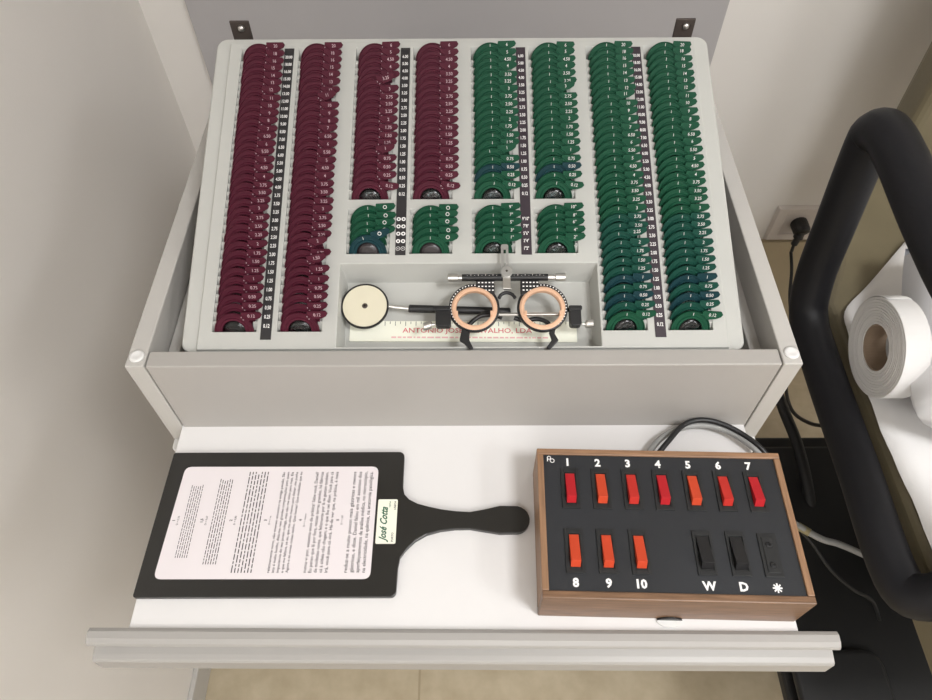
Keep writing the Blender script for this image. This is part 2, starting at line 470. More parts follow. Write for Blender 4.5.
# ------------------------------------------------------------------ trial lenses
def rim_mesh(m):
    bm = bmesh.new()
    lathe(bm, [(11.2, -.9), (11.2, .5), (11.6, 1.0), (13.6, 1.0), (14.1, .2), (17.6, .2), (18.1, 1.35), (18.7, 1.35), (19, .9), (19, -.9)], 44)
    tab = [(8.6, 20.2), (8.0, 15.5), (13.2, 11.5), (22.5, 12.9), (26.8, 15.0), (28.3, 17.6), (26.4, 20.4)]
    prism(bm, tab[::-1], -.85, .95)
    fix(bm)
    bmesh.ops.scale(bm, vec=(MM,)*3, verts=bm.verts)
    me = bpy.data.meshes.new('rim'); bm.to_mesh(me); bm.free(); me.materials.append(m)
    return me
RIM = {k: rim_mesh(M[k]) for k in ('maroon', 'green', 'teal', 'bluegreen')}
def disc_mesh(m, r=11.3):
    bm = bmesh.new(); lathe(bm, [(0, .35), (6, .2), (r, -.1), (r, -.4), (0, -.4)], 32, closed=False)
    fix(bm); bmesh.ops.scale(bm, vec=(MM,)*3, verts=bm.verts)
    me = bpy.data.meshes.new('lens_glass'); bm.to_mesh(me); bm.free(); me.materials.append(m)
    for p in me.polygons: p.use_smooth = True
    return me
GL = disc_mesh(M['glass']); DK = disc_mesh(M['darkglass'])
_num = {}
def num_mesh(s, dim, cyl):
    k = (s, dim, cyl)
    if k in _num: return _num[k]
    bm = bmesh.new()
    if s == 'ring':
        b2 = bmesh.new(); lathe(b2, [(1.3, 0), (2.0, 0)], 16, closed=False)
        mm = bpy.data.meshes.new('t'); b2.to_mesh(mm); b2.free(); add_mesh(bm, mm, Tr((17.5, 16.8, 1.05)))
    else:
        add_mesh(bm, text_mesh(s, 4.6, .04, sx=.92), Tr((18.2, 16.7, 1.05)))
    if cyl == 'top':
        box(bm, -.22, .22, 14.4, 17.4, .2, .6)
    else:
        box(bm, 9.6, 10.9, 12.2, 12.8, .95, 1.15); box(bm, 8.1, 8.8, 14.4, 15.6, .95, 1.15)
    bmesh.ops.scale(bm, vec=(MM,)*3, verts=bm.verts)
    me = bpy.data.meshes.new('engraving'); bm.to_mesh(me); bm.free(); me.materials.append(M['printdim' if dim else 'print'])
    _num[k] = me; return me

proto = None
def lens(xc, yc, s, colour, label, group, rot=0, dark=False):
    global proto
    e = 3.6
    mw = TM @ Tr((xc*MM, (yc-e*math.sin(PHI))*MM, -e*math.cos(PHI)*MM)) @ Rx(PI/2-PHI) @ Rz(rot)
    if proto is None:
        t = thing('trial_lens', label, 'trial lens', mw, group)
        kids = [obj('rim', RIM[colour], None, t), obj('lens_glass', GL, None, t), obj('engraved_number', GL, None, t)]
        proto = (t, kids)
    else:
        t = proto[0].copy(); COL.objects.link(t); t.matrix_world = mw; t['label'] = label; t['group'] = group
        kids = []
        for c in proto[1]:
            d = c.copy(); d.parent = t; COL.objects.link(d); kids.append(d)
    kids[0].data = RIM[colour]; kids[1].data = DK if dark else GL
    kids[2].data = num_mesh(s, colour == 'maroon', 'side' if colour == 'maroon' else 'top')
    return t

LONGNAMES = {0: ('maroon', 'leftmost maroon column'), 1: ('maroon', 'second maroon column from the left'),
             2: ('maroon', 'third maroon column from the left'), 3: ('maroon', 'fourth maroon column from the left'),
             4: ('green', 'first green column from the left'), 5: ('green', 'second green column from the left'),
             6: ('green', 'third green column from the left'), 7: ('green', 'rightmost green column')}
ROT = {(0, '9'): -1, (1, '11'): 9, (1, '2'): 10, (1, '1.50'): 11, (2, '3.25'): 13, (2, '1'): 9, (4, '1'): 9, (5, '3'): 8, (2, '0.12'): -9, (3, '0.12'): -8,
       (4, '0.12'): -6, (5, '0.12'): -8, (0, '5.50'): 3, (0, '3'): 5, (6, '11'): 7, (6, '2.25'): 6, (7, '20'): -3, (7, '0.12'): -5}
for k in range(8):
    colour, place = LONGNAMES[k]
    long_ = k in (0, 1, 6, 7)
    seq = SEQ34 if long_ else SEQ19
    wy = (19, 350, 34) if long_ else (162, 350, 19)
    for i, s in enumerate(seq):
        c = colour
        if colour == 'green':
            if k in (4, 5) and s == '0.50': c = 'teal'
            if k in (6, 7) and 22 <= i <= 32: c = 'bluegreen'
            if (k, s) in ((6, '1'), (7, '1'), (7, '0.50'), (6, '0.50'), (5, '0.50')): c = 'teal'
        rot = ROT.get((k, s), random.uniform(-1.6, 1.6))
        lens(WXS[k]+21.5+random.uniform(-.4, .4), slot_y(wy, i)+random.uniform(-.35, .35), s, c,
             '%s trial lens marked %s in the %s' % ('dark blue-green' if c == 'teal' else ('blue-tinged green' if c == 'bluegreen' else c), s, place),
             'trial lenses in the '+place.split(',')[0], math.radians(rot))
ORD = ['backmost', 'second from the back', 'middle', 'fourth from the back', 'frontmost']
for k, place, kind in ((2, 'left', 'ring'), (3, 'second', 'ring'), (4, 'third', 'odd'), (5, 'right', 'even')):
    for i in range(5):
        s = 'ring' if kind == 'ring' else '%d\u00b0' % ((9 if kind == 'odd' else 10)-2*i)
        c = 'teal' if (k == 2 and i == 4) else 'green'
        if kind == 'ring':
            lab = '%s accessory lens, %s in the %s short block below the maroon columns' % ('dark teal' if c == 'teal' else 'green', ORD[i], place)
        else:
            lab = 'green prism lens marked %s degrees in the %s short block' % (s[:-1], place)
        lens(WXS[k]+21.5, slot_y((101, 151, 5), i)+random.uniform(-.3, .3), s, c, lab,
             'lenses in the %s short block' % place, math.radians(14 if c == 'teal' else random.uniform(-2, 2)), dark=(kind == 'ring' and i >= 3))

# ------------------------------------------------------------------ things in the trough (tray frame, mm)
FL = -26
def tp(name, bm, m, parent, **k):
    bmesh.ops.scale(bm, vec=(MM,)*3, verts=bm.verts)
    return obj(name, bm, m, parent, **k)
# ruler
rl = thing('ruler', 'white plastic ruler with red lettering at the front of the lens case trough', 'ruler', TM @ Tr((.0005, .0265, (FL+.3)*MM)) @ Rz(-.008))
bm = bmesh.new(); prism(bm, rounded(-114, 114, -10.8, 10.8, 1), 0, 1.2)
tp('ruler_body', bm, M['labelp'], rl)
bm = bmesh.new()
for i in range(0, 42):
    x = -110+i*5.2
    ln = 4.6 if i % 2 == 0 else 2.6
    box(bm, x-.25, x+.25, 10.3-ln, 10.3, 1.2, 1.26)
tp('graduations', bm, M['ink'], rl)
bm = bmesh.new()
add_mesh(bm, text_mesh('ANTONIO JOSE CARVALHO, LDA', 7.2, .08, width=130), Tr((4, .2, 1.28)))
tp('ruler_lettering', bm, M['redink'], rl)
bm = bmesh.new()
x = -72
while x < 82:
    w = random.uniform(2, 7); box(bm, x, x+w, -7.2, -5.6, 1.2, 1.25); x += w+1.3
tp('small_print', bm, M['pinkink'], rl)

# occluder paddle
oc = thing('occluder', 'round cream disc with black rim and black handle in the trough', 'occluder', TM @ Tr((-.0972, .0489, -.0105)))
bm = bmesh.new(); lathe(bm, [(21.9, -2), (21.9, .6), (22.4, 1.3), (23.3, 1.3), (23.7, .4), (23.7, -2)], 64)
disc_solid(bm, 0, 0, 22, -2, -.9, 48)
tp('rim', fix(bm), M['black'], oc, smooth=False)
bm = bmesh.new(); lathe(bm, [(2.0, -.8), (2.0, .4), (22, .5), (22, -.8)], 64)
tp('face', fix(bm), M['cream'], oc)
bm = bmesh.new(); lathe(bm, [(1.1, -.5), (1.1, 1.1), (2.0, 1.0), (2.8, .5), (2.8, .3), (1.1, .3)], 24)
tp('centre_eyelet', fix(bm), M['brown'], oc)
bm = bmesh.new(); tube(bm, [(23, 0, -1), (28, -.2, -2)], 1.6); tube(bm, [(27.6, -.2, -2), (43, -1, -5)], [2.3, 2.3])
tp('ferrule', fix(bm), M['chrome'], oc, smooth=False)
bm = bmesh.new(); tube(bm, [(43, -1, -5), (44, -1.05, -5.1), (144, -2.8, -10.6), (145, -2.8, -10.7)], [3.2, 4.0, 4.0, 3.2], 20)
tp('handle', fix(bm), M['black'], oc, smooth=False)

# trial frame
tf = thing('trial_spectacles', 'optical trial frame with black dials, salmon rings and chrome knobs', 'trial glasses', TM @ Tr((.0445, .041, .0045)))
CX = {-1: -33.2, 1: 33.3}
for s in (-1, 1):
    c = CX[s]
    bm = bmesh.new()
    lathe(bm, [(19.0, -3.5), (19.0, 1.6), (22, 1.6), (24.2, 1.0), (24.7, .2), (24.7, -3.5)], 64, cx=c)
    dial = tp('dial', fix(bm), M['black'], tf)
    bm = bmesh.new()
    for q in range(0, 25):
        a = math.radians((40 if s < 0 else -45)+q*(190/24) if s < 0 else -50+q*(190/24))
        ca, sa = math.cos(a), math.sin(a)
        for r0, r1, w in ((22.1, 23.3, .55),):
            p = [(r0, -w), (r1, -w), (r1, w), (r0, w)]
            vs = [bm.verts.new((c+x*ca-y*sa, x*sa+y*ca, 1.75)) for x, y in p]; bm.faces.new(vs)
    tp('dial_marks', bm, M['white'], dial)
    bm = bmesh.new()
    lathe(bm, [(17.6, -3), (17.6, 2.2), (18.4, 3.2), (20.6, 3.2), (22.2, 1.9), (22.2, -1), (19, -3)], 64, cx=c-s*.3, cy=-1.2)
    tp('lens_ring', fix(bm), M['copper'], tf)
    for aa in ((200, 340) if s < 0 else (200, 340)):
        a = math.radians(aa); bm = bmesh.new()
        lathe(bm, [(0, 3.9), (1.7, 3.6), (2.0, 2.6), (0, 2.6)], 16, closed=False, cx=c+18.6*math.cos(a), cy=-1.2+18.6*math.sin(a))
        box(bm, c+18*math.cos(a)-1.2, c+18*math.cos(a)+1.2, -1.2+17*math.sin(a)-2.2, -1.2+17*math.sin(a)+2.2, 1.5, 4.4)
        tp('lens_clip', fix(bm), M['copper'], tf)
    # scale housing towards the bridge
    x0, x1 = (c+2, c+20) if s < 0 else (c-21, c-3)
    bm = bmesh.new(); prism(bm, [(x0, 17.5), (x1, 12 if s < 0 else 17.5), (x1, 27.5), (x0, 27.5)] if s < 0 else [(x0, 12), (x1, 17.5), (x1, 27.5), (x0, 27.5)], -3, 2.4)
    hs = tp('scale_housing', bm, M['black'], tf, bevel=.0005)
    bm = bmesh.new()
    for rr in range(3):
        for q in range(5):
            xx = x0+2+q*3.4
            if rr == 2 and (q < 2 if s < 0 else q > 2): continue
            box(bm, xx, xx+1.7, 24.6-rr*4, 25.8-rr*4, 2.4, 2.46)
    tp('housing_marks', bm, M['white'], hs)
    # temple hinge block and knurled knob
    a0, a1 = (-70.5, -57.5) if s < 0 else (59, 70)
    bm = bmesh.new(); prism(bm, rounded(min(a0, a1), max(a0, a1)+ (0 if s > 0 else 2), -19.5, -.5, 3), -7, 3)
    prism(bm, rounded(a0-1, a1+1, -4, .5, 1.5), -5, 4.5)
    tp('temple_hinge', fix(bm), M['black'], tf, bevel=.0006)
    kx = -71 if s < 0 else 70.5
    bm = bmesh.new(); tube(bm, [(kx, -17.0, 0), (kx+s*5, -17.4, 0)], 1.6, 12)
    tube(bm, [(kx+s*3.5, -17.2, 0), (kx+s*4.2, -17.3, 0), (kx+s*10.5, -18-(1.5 if s < 0 else -1.5), 0), (kx+s*11, -18-(1.5 if s < 0 else -1.5), 0)], [3.3, 3.9, 3.9, 3.3], 18)
    tp('side_knob', fix(bm), M['chrome'], tf)
    # curved temple behind
    if s < 0: pts = [(-42, -22, -6), (-37, -14, -7), (-27, -6, -8), (-14, -5, -8), (-6, -8, -7)]
    else: pts = [(6, -8, -7), (16, -11, -8), (28, -9, -8), (38, -13, -7), (44, -22, -6)]
    bm = bmesh.new(); tube(bm, smooth_path(pts, 6), 2.2, 12); tp('temple_arm', fix(bm), M['black'], tf, smooth=True)
    # foot
    if s < 0: P = [(-45, -21), (-37.5, -25), (-38, -33), (-34, -41.5), (-37.5, -42), (-43, -36), (-47.5, -33)]
    else: P = [(45, -21), (38.5, -25), (41, -33), (35.5, -41), (39, -42.5), (47.5, -33.5), (44, -27)]
    if s > 0: P = P[::-1]
    bm = bmesh.new(); prism(bm, P[::-1], -4.0, .5); tp('foot', fix(bm), M['black'], tf, bevel=.0008)
bm = bmesh.new(); tube(bm, [(-45, 31.5, 0), (39.5, 31.5, 0)], 3.5, 24)
br = tp('top_bar', fix(bm), M['black'], tf, smooth=False)
bm = bmesh.new()
for q in range(9):
    for x0 in (-40, 6):
        xx = x0+q*3.6; box(bm, xx, xx+.5, 31.5, 33.4 if q % 2 else 32.6, 3.3, 3.42)
tp('bar_marks', bm, M['white'], br)
for x0, x1 in ((-59, -48), (46.5, 57)):
    bm = bmesh.new(); s = -1 if x0 < 0 else 1
    tube(bm, [(x0, 31.5, 0), (x0+.6, 31.5, 0), (x1-.6, 31.5, 0), (x1, 31.5, 0)], [3.3, 4.1, 4.1, 3.3], 22)
    tp('end_knob', fix(bm), M['chrome'], tf)
for x0, x1 in ((-48, -44.5), (38, 46.5)):
    bm = bmesh.new(); tube(bm, [(x0, 31.5, 0), (x1, 31.5, 0)], 3.1, 22)
    tp('bar_collar', fix(bm), M['chrome'], tf)
# slotted post, round knob and bridge
bm = bmesh.new()
outer = rounded(-6.2, .8, 40, 65, 3.4, 5)
prism(bm, [(-6.3, 38), (-3.8, 38), (-3.8, 61), (-6.3, 61)], 3.5, 5); prism(bm, [(-1.4, 38), (1.0, 38), (1.0, 61), (-1.4, 61)], 3.5, 5)
prism(bm, rounded(-6.3, 1.0, 59.5, 65, 2, 4), 3.5, 5); prism(bm, rounded(-6.3, 1.0, 30, 40, 1, 3), 3.5, 5)
tp('slotted_post', fix(bm), M['steel'], tf)
bm = bmesh.new(); lathe(bm, [(0, 7.2), (5.2, 7.2), (6.0, 6.4), (6.0, 4.2), (0, 4.2)], 32, closed=False, cx=-1.2, cy=35.5)
kn = tp('round_knob', fix(bm), M['steel'], tf)
bm = bmesh.new(); disc_solid(bm, -1.2, 35.5, 1.2, 7.2, 7.5, 16); tp('knob_screw', bm, M['brown'], kn)
bm = bmesh.new(); box(bm, -5, 2.6, 17.5, 31, 1.0, 4.6); tp('bridge_block', bm, M['chrome'], tf, bevel=.0007)
bm = bmesh.new(); tube(bm, smooth_path([(-9, 9.5, 0), (-6.5, 13.5, 0), (-1.2, 15.5, 0), (4.2, 13.5, 0), (7, 9.5, 0)], 6), 1.7, 12)
tp('nose_bridge', fix(bm), M['black'], tf, smooth=True)
bm = bmesh.new(); tube(bm, [(-12, -5.5, -5), (54, -5.5, -5)], 1.8, 14); tp('lower_rod', fix(bm), M['chrome'], tf)

# ------------------------------------------------------------------ reading card paddle
Z0 = .7274
bd = thing('reading_card_paddle', 'black paddle with handle and white near-vision text card on the white shelf', 'reading paddle', Tr((-.186, .273, Z0)))
def W(pts): return [((x+186)*MM, (y-273)*MM) for x, y in pts]
def arc(cx, cy, r, a0, a1, n=5):
    return [(cx+r*math.cos(math.radians(a0+(a1-a0)*i/n)), cy+r*math.sin(math.radians(a0+(a1-a0)*i/n))) for i in range(n+1)]
right = [(-65.5, 341)]+[(-65.3, 308)]+[(-63.5, 300), (-58.5, 294.5), (-50, 290), (-39.7, 287), (-27, 284), (-13, 282), (1.5, 281), (15, 283.5), (30.9, 287.3)]
hand = arc(45.5, 273.3, 13.9, 95, -95, 12)
back = [(30, 259.2), (15, 261.8), (1.4, 264.2), (-13, 264), (-27, 262.3), (-40, 258.5), (-51, 252), (-59, 244), (-64.5, 236), (-66, 226)]
outl = arc(-71, 341.5, 5.5, 90, 0)[:-1]+right+hand+back+arc(-71.5, 204.5, 5, 0, -90)+arc(-304, 202, 2.5, -90, -180)+arc(-301, 344.5, 2.5, 180, 90)
bm = bmesh.new(); prism(bm, W(outl)[::-1], .0, .0055)
obj('paddle_body', fix(bm), M['blackgloss'], bd, bevel=.0006)
bm = bmesh.new()
cs = [(-91+0, 330), (-287.5, 330.5), (-291.5, 216), (-91, 215.5)]
def qround(P, r, n=5):
    out = []
    for i in range(4):
        p0, p1, p2 = Vector(P[i-1]), Vector(P[i]), Vector(P[(i+1) % 4])
        a = p1+(p0-p1).normalized()*r; b = p1+(p2-p1).normalized()*r
        for k in range(n+1):
            t = k/n; out.append(tuple((1-t)**2*a+2*t*(1-t)*p1+t*t*b))
    return out
prism(bm, W(qround(cs, 7)), .0054, .0058)
card = obj('text_card', fix(bm), M['paper'], bd)
zt = .00588
bm = bmesh.new()
def tline(bm, s, xmid, y0, y1, size, sp=True):
    me = text_mesh(s, size, .05, width=(y1-y0))
    add_mesh(bm, me, Tr(((xmid+186)*MM, ((y0+y1)/2-273)*MM, zt)) @ Rz(PI/2) @ S)
blocks = [
 (-186.0, 4.35, 3.5, ['relativamente novo, n\u00e3o tiveram encontro na antiga pens\u00e3o. S\u00e3o', 'isto \u00e9 muito bonito, dizia-me, tem grandes compensa\u00e7\u00f5es para quem', 'impaciencia do seu jovem colega, mas n\u00e3o me sinto para mais. Ele', 'e que me faltava, se eu, que me sinto menos para deixar, me punha', 'Agora e se novas coisas tenho. Que havias? Que moléstias que eu']),
 (-152.2, 5.0, 4.3, ['nunca vi por, sessenta anos de pr\u00e1tica! Sabe voc\u00ea, Daniel?', 'Eu penso que l\u00e1 por fora, nessas terras grandes, h\u00e1 f\u00e1bricas', 'de mol\u00e9stias novas, que felizmente por l\u00e1 se gastam tamb\u00e9m.', 'c\u00e1 \u00e0 aldeia n\u00e3o chegam; e o que lhe sei dizer. Voc\u00ea para c\u00e1', 'ir\u00e1, voc\u00ea para c\u00e1 vir\u00e1. H\u00e1-de ver que, na pr\u00e1tica, \u00e9 mais']),
 (-114.2, 5.6, 4.9, ['reduz-se a muito pouco: mais g\u00e1stricas e menos', 'g\u00e1stricas, e disse. Daniel falou em mil assuntos dos', 'aperfei\u00e7oamentos da an\u00e1lise m\u00e9dica, no microsc\u00f3pio,', 'na electricidade, na qu\u00edmica, na anatomia patol\u00f3gica.'])]
for x0, dx, size, lines in blocks:
    for i, s in enumerate(lines):
        tline(bm, s, x0+i*dx, 221.5, 324.3, size)
# the three finest blocks: print too small to read, word by word
for x0, dx, n, y0, y1, h in ((-276.0, 2.15, 6, 236, 310.5, .95), (-248.5, 2.35, 6, 229.7, 317, 1.1), (-220.5, 3.05, 7, 221.6, 324.5, 1.4)):
    for i in range(n):
        y = y0
        while y < y1-2:
            w = min(random.uniform(1.5, 5.5)*h, y1-y)
            prism(bm, W([(x0+i*dx-h*.33, y), (x0+i*dx+h*.33, y), (x0+i*dx+h*.33, y+w), (x0+i*dx-h*.33, y+w)]), zt, zt+.00001)
            y += w+.9*h
heads = [(-286, '1', 'D = 0,50'), (-258.5, '1,5', 'D = 0,67'), (-230.5, '2', 'D = 0,80'), (-197, '3', 'D = 1 m'), (-163, '4', 'D = 1 metro'), (-126.8, '5', 'D = 1,20')]
for x, a, b in heads:
    add_mesh(bm, text_mesh(a, 3.6, .12), Tr(((x+186)*MM, 0, zt)) @ Rz(PI/2) @ S)
    add_mesh(bm, text_mesh(b, 2.6, .03), Tr(((x+4.2+186)*MM, 0, zt)) @ Rz(PI/2) @ S)
obj('card_text', bm, M['ink'], card)
bm = bmesh.new(); prism(bm, W(rounded(-88.8, -69.6, 249, 294.3, 1.6)), .0054, .0058)
lb = obj('name_label', fix(bm), M['labelp'], bd)
bm = bmesh.new()
add_mesh(bm, text_mesh('Jos\u00e9 Cotta', 9.6, .26, shear=.5, width=36), Tr(((-81.3+186)*MM, (268.5-273)*MM, zt)) @ Rz(PI/2) @ S)
add_mesh(bm, text_mesh('optica', 2.6, .03), Tr(((-77+186)*MM, (289-273)*MM, zt)) @ Rz(PI/2) @ S)
obj('signature_lettering', bm, M['greenink'], lb)
bm = bmesh.new()
add_mesh(bm, text_mesh('PORTO', 2.8, .05), Tr(((-73+186)*MM, (255.5-273)*MM, zt)) @ Rz(PI/2) @ S)
add_mesh(bm, text_mesh('LISBOA', 2.8, .05), Tr(((-72+186)*MM, (288-273)*MM, zt)) @ Rz(PI/2) @ S)
obj('small_lettering', bm, M['ink'], lb)

# ------------------------------------------------------------------ switch box
BM = Tr((.0620, .1835, .7274)) @ Rz(math.radians(-1.5))
sb = thing('switch_box', 'wooden control box with black face and rows of red rocker switches', 'control box', BM)
BW, BD, BH = 230, 142, 52.5
def bpart(name, bm, m, parent=sb, **k):
    bmesh.ops.scale(bm, vec=(MM,)*3, verts=bm.verts)
    return obj(name, bm, m, parent, **k)
bm = bmesh.new(); box(bm, 0, BW, 0, 7, 0, BH); bpart('front_board', bm, M['wood'], bevel=.0012)
bm = bmesh.new(); box(bm, 0, BW, BD-6, BD, 0, BH); bpart('back_board', bm, M['woodlight'], bevel=.0008)
bm = bmesh.new(); box(bm, 0, 6, 7, BD-6, 0, BH); bpart('side_board', bm, M['woodside'], bevel=.0008)
bm = bmesh.new(); box(bm, BW-6, BW, 7, BD-6, 0, BH); bpart('side_board', bm, M['woodside'], bevel=.0008)
bm = bmesh.new(); box(bm, 6, BW-6, 7, BD-6, BH-6, BH-2); fp = bpart('face_plate', bm, M['facegrey'])
zf = BH-2
def switch(x, y, m, black=False, bw=8.5):
    bm = bmesh.new()
    # frame with opening
    X0, X1, Y0, Y1 = x-8.4, x+8.4, y-20, y+20
    h = 1.3
    for a in ((X0, x-bw/2-1, Y0, Y1), (x+bw/2+1, X1, Y0, Y1), (x-bw/2-1, x+bw/2+1, Y0, y-16), (x-bw/2-1, x+bw/2+1, y+15.5, Y1)):
        box(bm, *a, zf, zf+h)
    box(bm, x-bw/2-1, x+bw/2+1, y-16, y+15.5, zf, zf+.3)
    s = bpart('switch_frame', bm, M['bezel'], bevel=.0004)
    # rocker wedge: back edge low, front edge high
    bm = bmesh.new()
    w = bw/2
    P = [(-14.6, zf+.3), (-14.4, zf+.6), (-11.0, zf+7.4), (14.4, zf+1.2), (14.4, zf+.3)]
    l = [bm.verts.new((x-w, y+p[0], p[1])) for p in P]; r = [bm.verts.new((x+w, y+p[0], p[1])) for p in P]
    bm.faces.new(l); bm.faces.new(r[::-1])
    for i in range(5):
        j = (i+1) % 5; bm.faces.new((l[i], r[i], r[j], l[j]))
    bpart('rocker', fix(bm), m, s, bevel=.0003)
cols = ['red', 'orange', 'redorange', 'red', 'orange', 'redorange', 'red']
for i in range(7): switch(30+28.45*i, 102, M[cols[i]])
for i in range(3): switch(30+28.5*i, 42.5, M['orange'])
switch(143.4, 43, M['black'], bw=10.5); switch(172.7, 43, M['black'], bw=10.5)
# blanked socket under the asterisk
bm = bmesh.new()
box(bm, 192.4, 208.6, 22.5, 62, zf, zf+1.2)
sk = bpart('socket_plate', bm, M['bezel'], bevel=.0004)
bm = bmesh.new()
box(bm, 195.4, 205.6, 26, 58.5, zf+1.2, zf+1.9); bpart('socket_insert', bm, M['bezel'], sk, bevel=.0003)
for yy in (51, 33):
    bm = bmesh.new(); lathe(bm, [(1.3, 0), (1.3, .8), (2.6, .6), (3.0, 0)], 20, closed=False, cx=200.6, cy=yy, cz=zf+1.9)
    bpart('jack', fix(bm), M['steel'] if yy == 0 else M['black'], sk)
def put(s, x, y, size, **k):
    bm = bmesh.new(); add_mesh(bm, text_mesh(s, size, .42, **k), Tr((x, y, zf+.06)))
    bpart('printed_legend', bm, M['white'], fp)
for i in range(7): put(str(i+1), 28.8+28.4*i, 128.8-.1*i, 10.5)
for i in range(3): put(str(8+i), 29.3+28.2*i, 14.6, 10.5)
put('W', 143.0, 14.1, 10.5); put('D', 172.2, 14.1, 10.5)
bm = bmesh.new()
for a in range(4):
    b2 = bmesh.new(); box(b2, -.65, .65, -4.1, 4.1, .01*a, .02+.01*a)
    mm = bpy.data.meshes.new('t'); b2.to_mesh(mm); b2.free(); add_mesh(bm, mm, Tr((200.5, 13.6, zf+.06)) @ Rz(a*PI/4)); bpy.data.meshes.remove(mm)
bpart('printed_asterisk', bm, M['white'], fp)
bm = bmesh.new()
for (x, y, r) in ((11.5, 133, 1.6), (14.4, 130, 1.9)):
    lathe(bm, [(r-.35, zf+.06), (r+.35, zf+.06)], 20, closed=False, cx=x, cy=y)
box(bm, 9.6, 10.4, 129.2, 133.5, zf+.04, zf+.08)
bpart('printed_logo', bm, M['white'], fp)
bm = bmesh.new()
Pn = [(math.cos(a)*11.5, math.sin(a)*7) for a in [PI*i/14 for i in range(15)]]
prism(bm, Pn, 0, 1.6)
bmesh.ops.rotate(bm, matrix=Matrix.Rotation(PI/2, 3, 'X'), verts=bm.verts)
bmesh.ops.translate(bm, vec=(118, -.1, 0.1), verts=bm.verts)
bpart('front_notch', fix(bm), M['black'])
bm = bmesh.new(); lathe(bm, [(0, 1.5), (11.5, 1.3), (11.5, 0), (0, 0)], 32, closed=False, cx=118, cy=2.2); bmesh.ops.scale(bm, vec=(1, .55, 1), verts=bm.verts)
bmesh.ops.translate(bm, vec=(0, -2.6, 0), verts=bm.verts)
bpart('foot_button', fix(bm), M['caps'])

# cables of the switch box
def cable(name, pts, r, m, label, res=8, group=None):
    o = obj(name, T(smooth_path(pts, res), r), m, smooth=True); return tag(o, label, 'cable', group)
cable('cable', [(.178, .331, .737), (.192, .352, .737), (.214, .368, .737), (.244, .3745, .737), (.272, .366, .737), (.296, .343, .737), (.312, .325, .722), (.325, .30, .64), (.34, .27, .45), (.42, .33, .22), (.50, .40, .135)], .0032, M['cablegrey'], 'grey cable looping from behind the wooden control box over the shelf edge')
cable('cable', [(.186, .331, .742), (.202, .349, .746), (.226, .3725, .744), (.252, .3765, .743), (.279, .364, .742), (.303, .340, .738), (.318, .318, .71), (.327, .29, .60), (.345, .25, .40), (.44, .26, .2), (.52, .30, .135)], .0028, M['black'], 'thin black cable arching beside the grey one behind the control box')
# cable ends seen beside the box, lying over the black base
cable('cable', [(.46, .52, .20), (.492, .478, .270), (.5225, .445, .297), (.5415, .4285, .300), (.562, .418, .297), (.5855, .4145, .290), (.628, .411, .262), (.70, .41, .2), (.75, .42, .096)], .0052, M['cablegrey'], 'pale grey cable with yellowed tape crossing the dark base beside the control box')
cable('cable', [(.48, .49, .25), (.515, .455, .285), (.5454, .425, .283), (.575, .385, .262), (.613, .358, .24), (.66, .352, .2), (.72, .35, .095)], .0028, M['paddark'], 'thin dark cable curving below the pale grey cable')
o = obj('tape_wrap', T([(.527, .441, .2976), (.5415, .4285, .300)], .0065), M['tape']); tag(o, 'yellowed tape wrapped around the pale grey cable', 'tape')

# ------------------------------------------------------------------ wall socket and plug
so = thing('wall_socket', 'white power socket plate low on the back wall', 'power socket', Tr((.875, WY, .0635)))
bm = bmesh.new()
A = [(-.078, -.062), (.078, -.062), (.078, .0585), (-.078, .0585)]; Bq = [(-.072, -.056), (.072, -.056), (.072, .0525), (-.072, .0525)]
a_ = [bm.verts.new((x, -.0006, z)) for x, z in A]; b_ = [bm.verts.new((x, -.010, z)) for x, z in Bq]
c_ = [bm.verts.new((x, -.010, z)) for x, z in [(-.050, -.036), (.050, -.036), (.050, .034), (-.050, .034)]]
d_ = [bm.verts.new((x, -.006, z)) for x, z in [(-.047, -.033), (.047, -.033), (.047, .031), (-.047, .031)]]
for P, Q in ((a_, b_), (b_, c_), (c_, d_)):
    for i in range(4):
        j = (i+1) % 4; bm.faces.new((P[i], P[j], Q[j], Q[i]))
bm.faces.new(d_[::-1]); bm.faces.new(a_)
obj('socket_plate', fix(bm), M['socket'], so, bevel=.0008)
bm = bmesh.new(); lathe(bm, [(.0235, 0), (.0235, .001), (.026, .001), (.026, 0)], 32)
bmesh.ops.rotate(bm, matrix=Matrix.Rotation(PI/2, 3, 'X'), verts=bm.verts); bmesh.ops.translate(bm, vec=(-.006, -.006, 0), verts=bm.verts)
obj('socket_ring', fix(bm), M['socket'], so)
pg = thing('power_plug', 'black round power plug with cord in the wall socket', 'plug', Tr((.869, WY-.0065, .0655)))
bm = bmesh.new()
tube(bm, [(0, -.0005, 0), (0, -.028, 0), (0, -.034, -.002), (0, -.038, -.004)], [.0215, .0215, .0185, .010], 24)
obj('plug_body', fix(bm), M['black'], pg)
bm = bmesh.new(); tube(bm, smooth_path([(0, -.024, -.002), (-.004, -.034, -.022), (-.010, -.042, -.038), (-.012, -.050, -.0552)], 6), [.0125]*7+[.0085]*6+[.0042]*6, 14)
obj('cord_relief', fix(bm), M['black'], pg, smooth=True)
bm = bmesh.new(); tube(bm, smooth_path([(-.012, -.048, -.058), (-.018, -.10, -.075), (-.035, -.18, -.10), (-.05, -.30, -.12), (-.105, -.42, -.11), (-.13, -.52, -.08), (-.12, -.58, -.04), (-.11, -.622, .02)], 7), .0042, 12)
obj('cord', fix(bm), M['black'], pg, smooth=True)

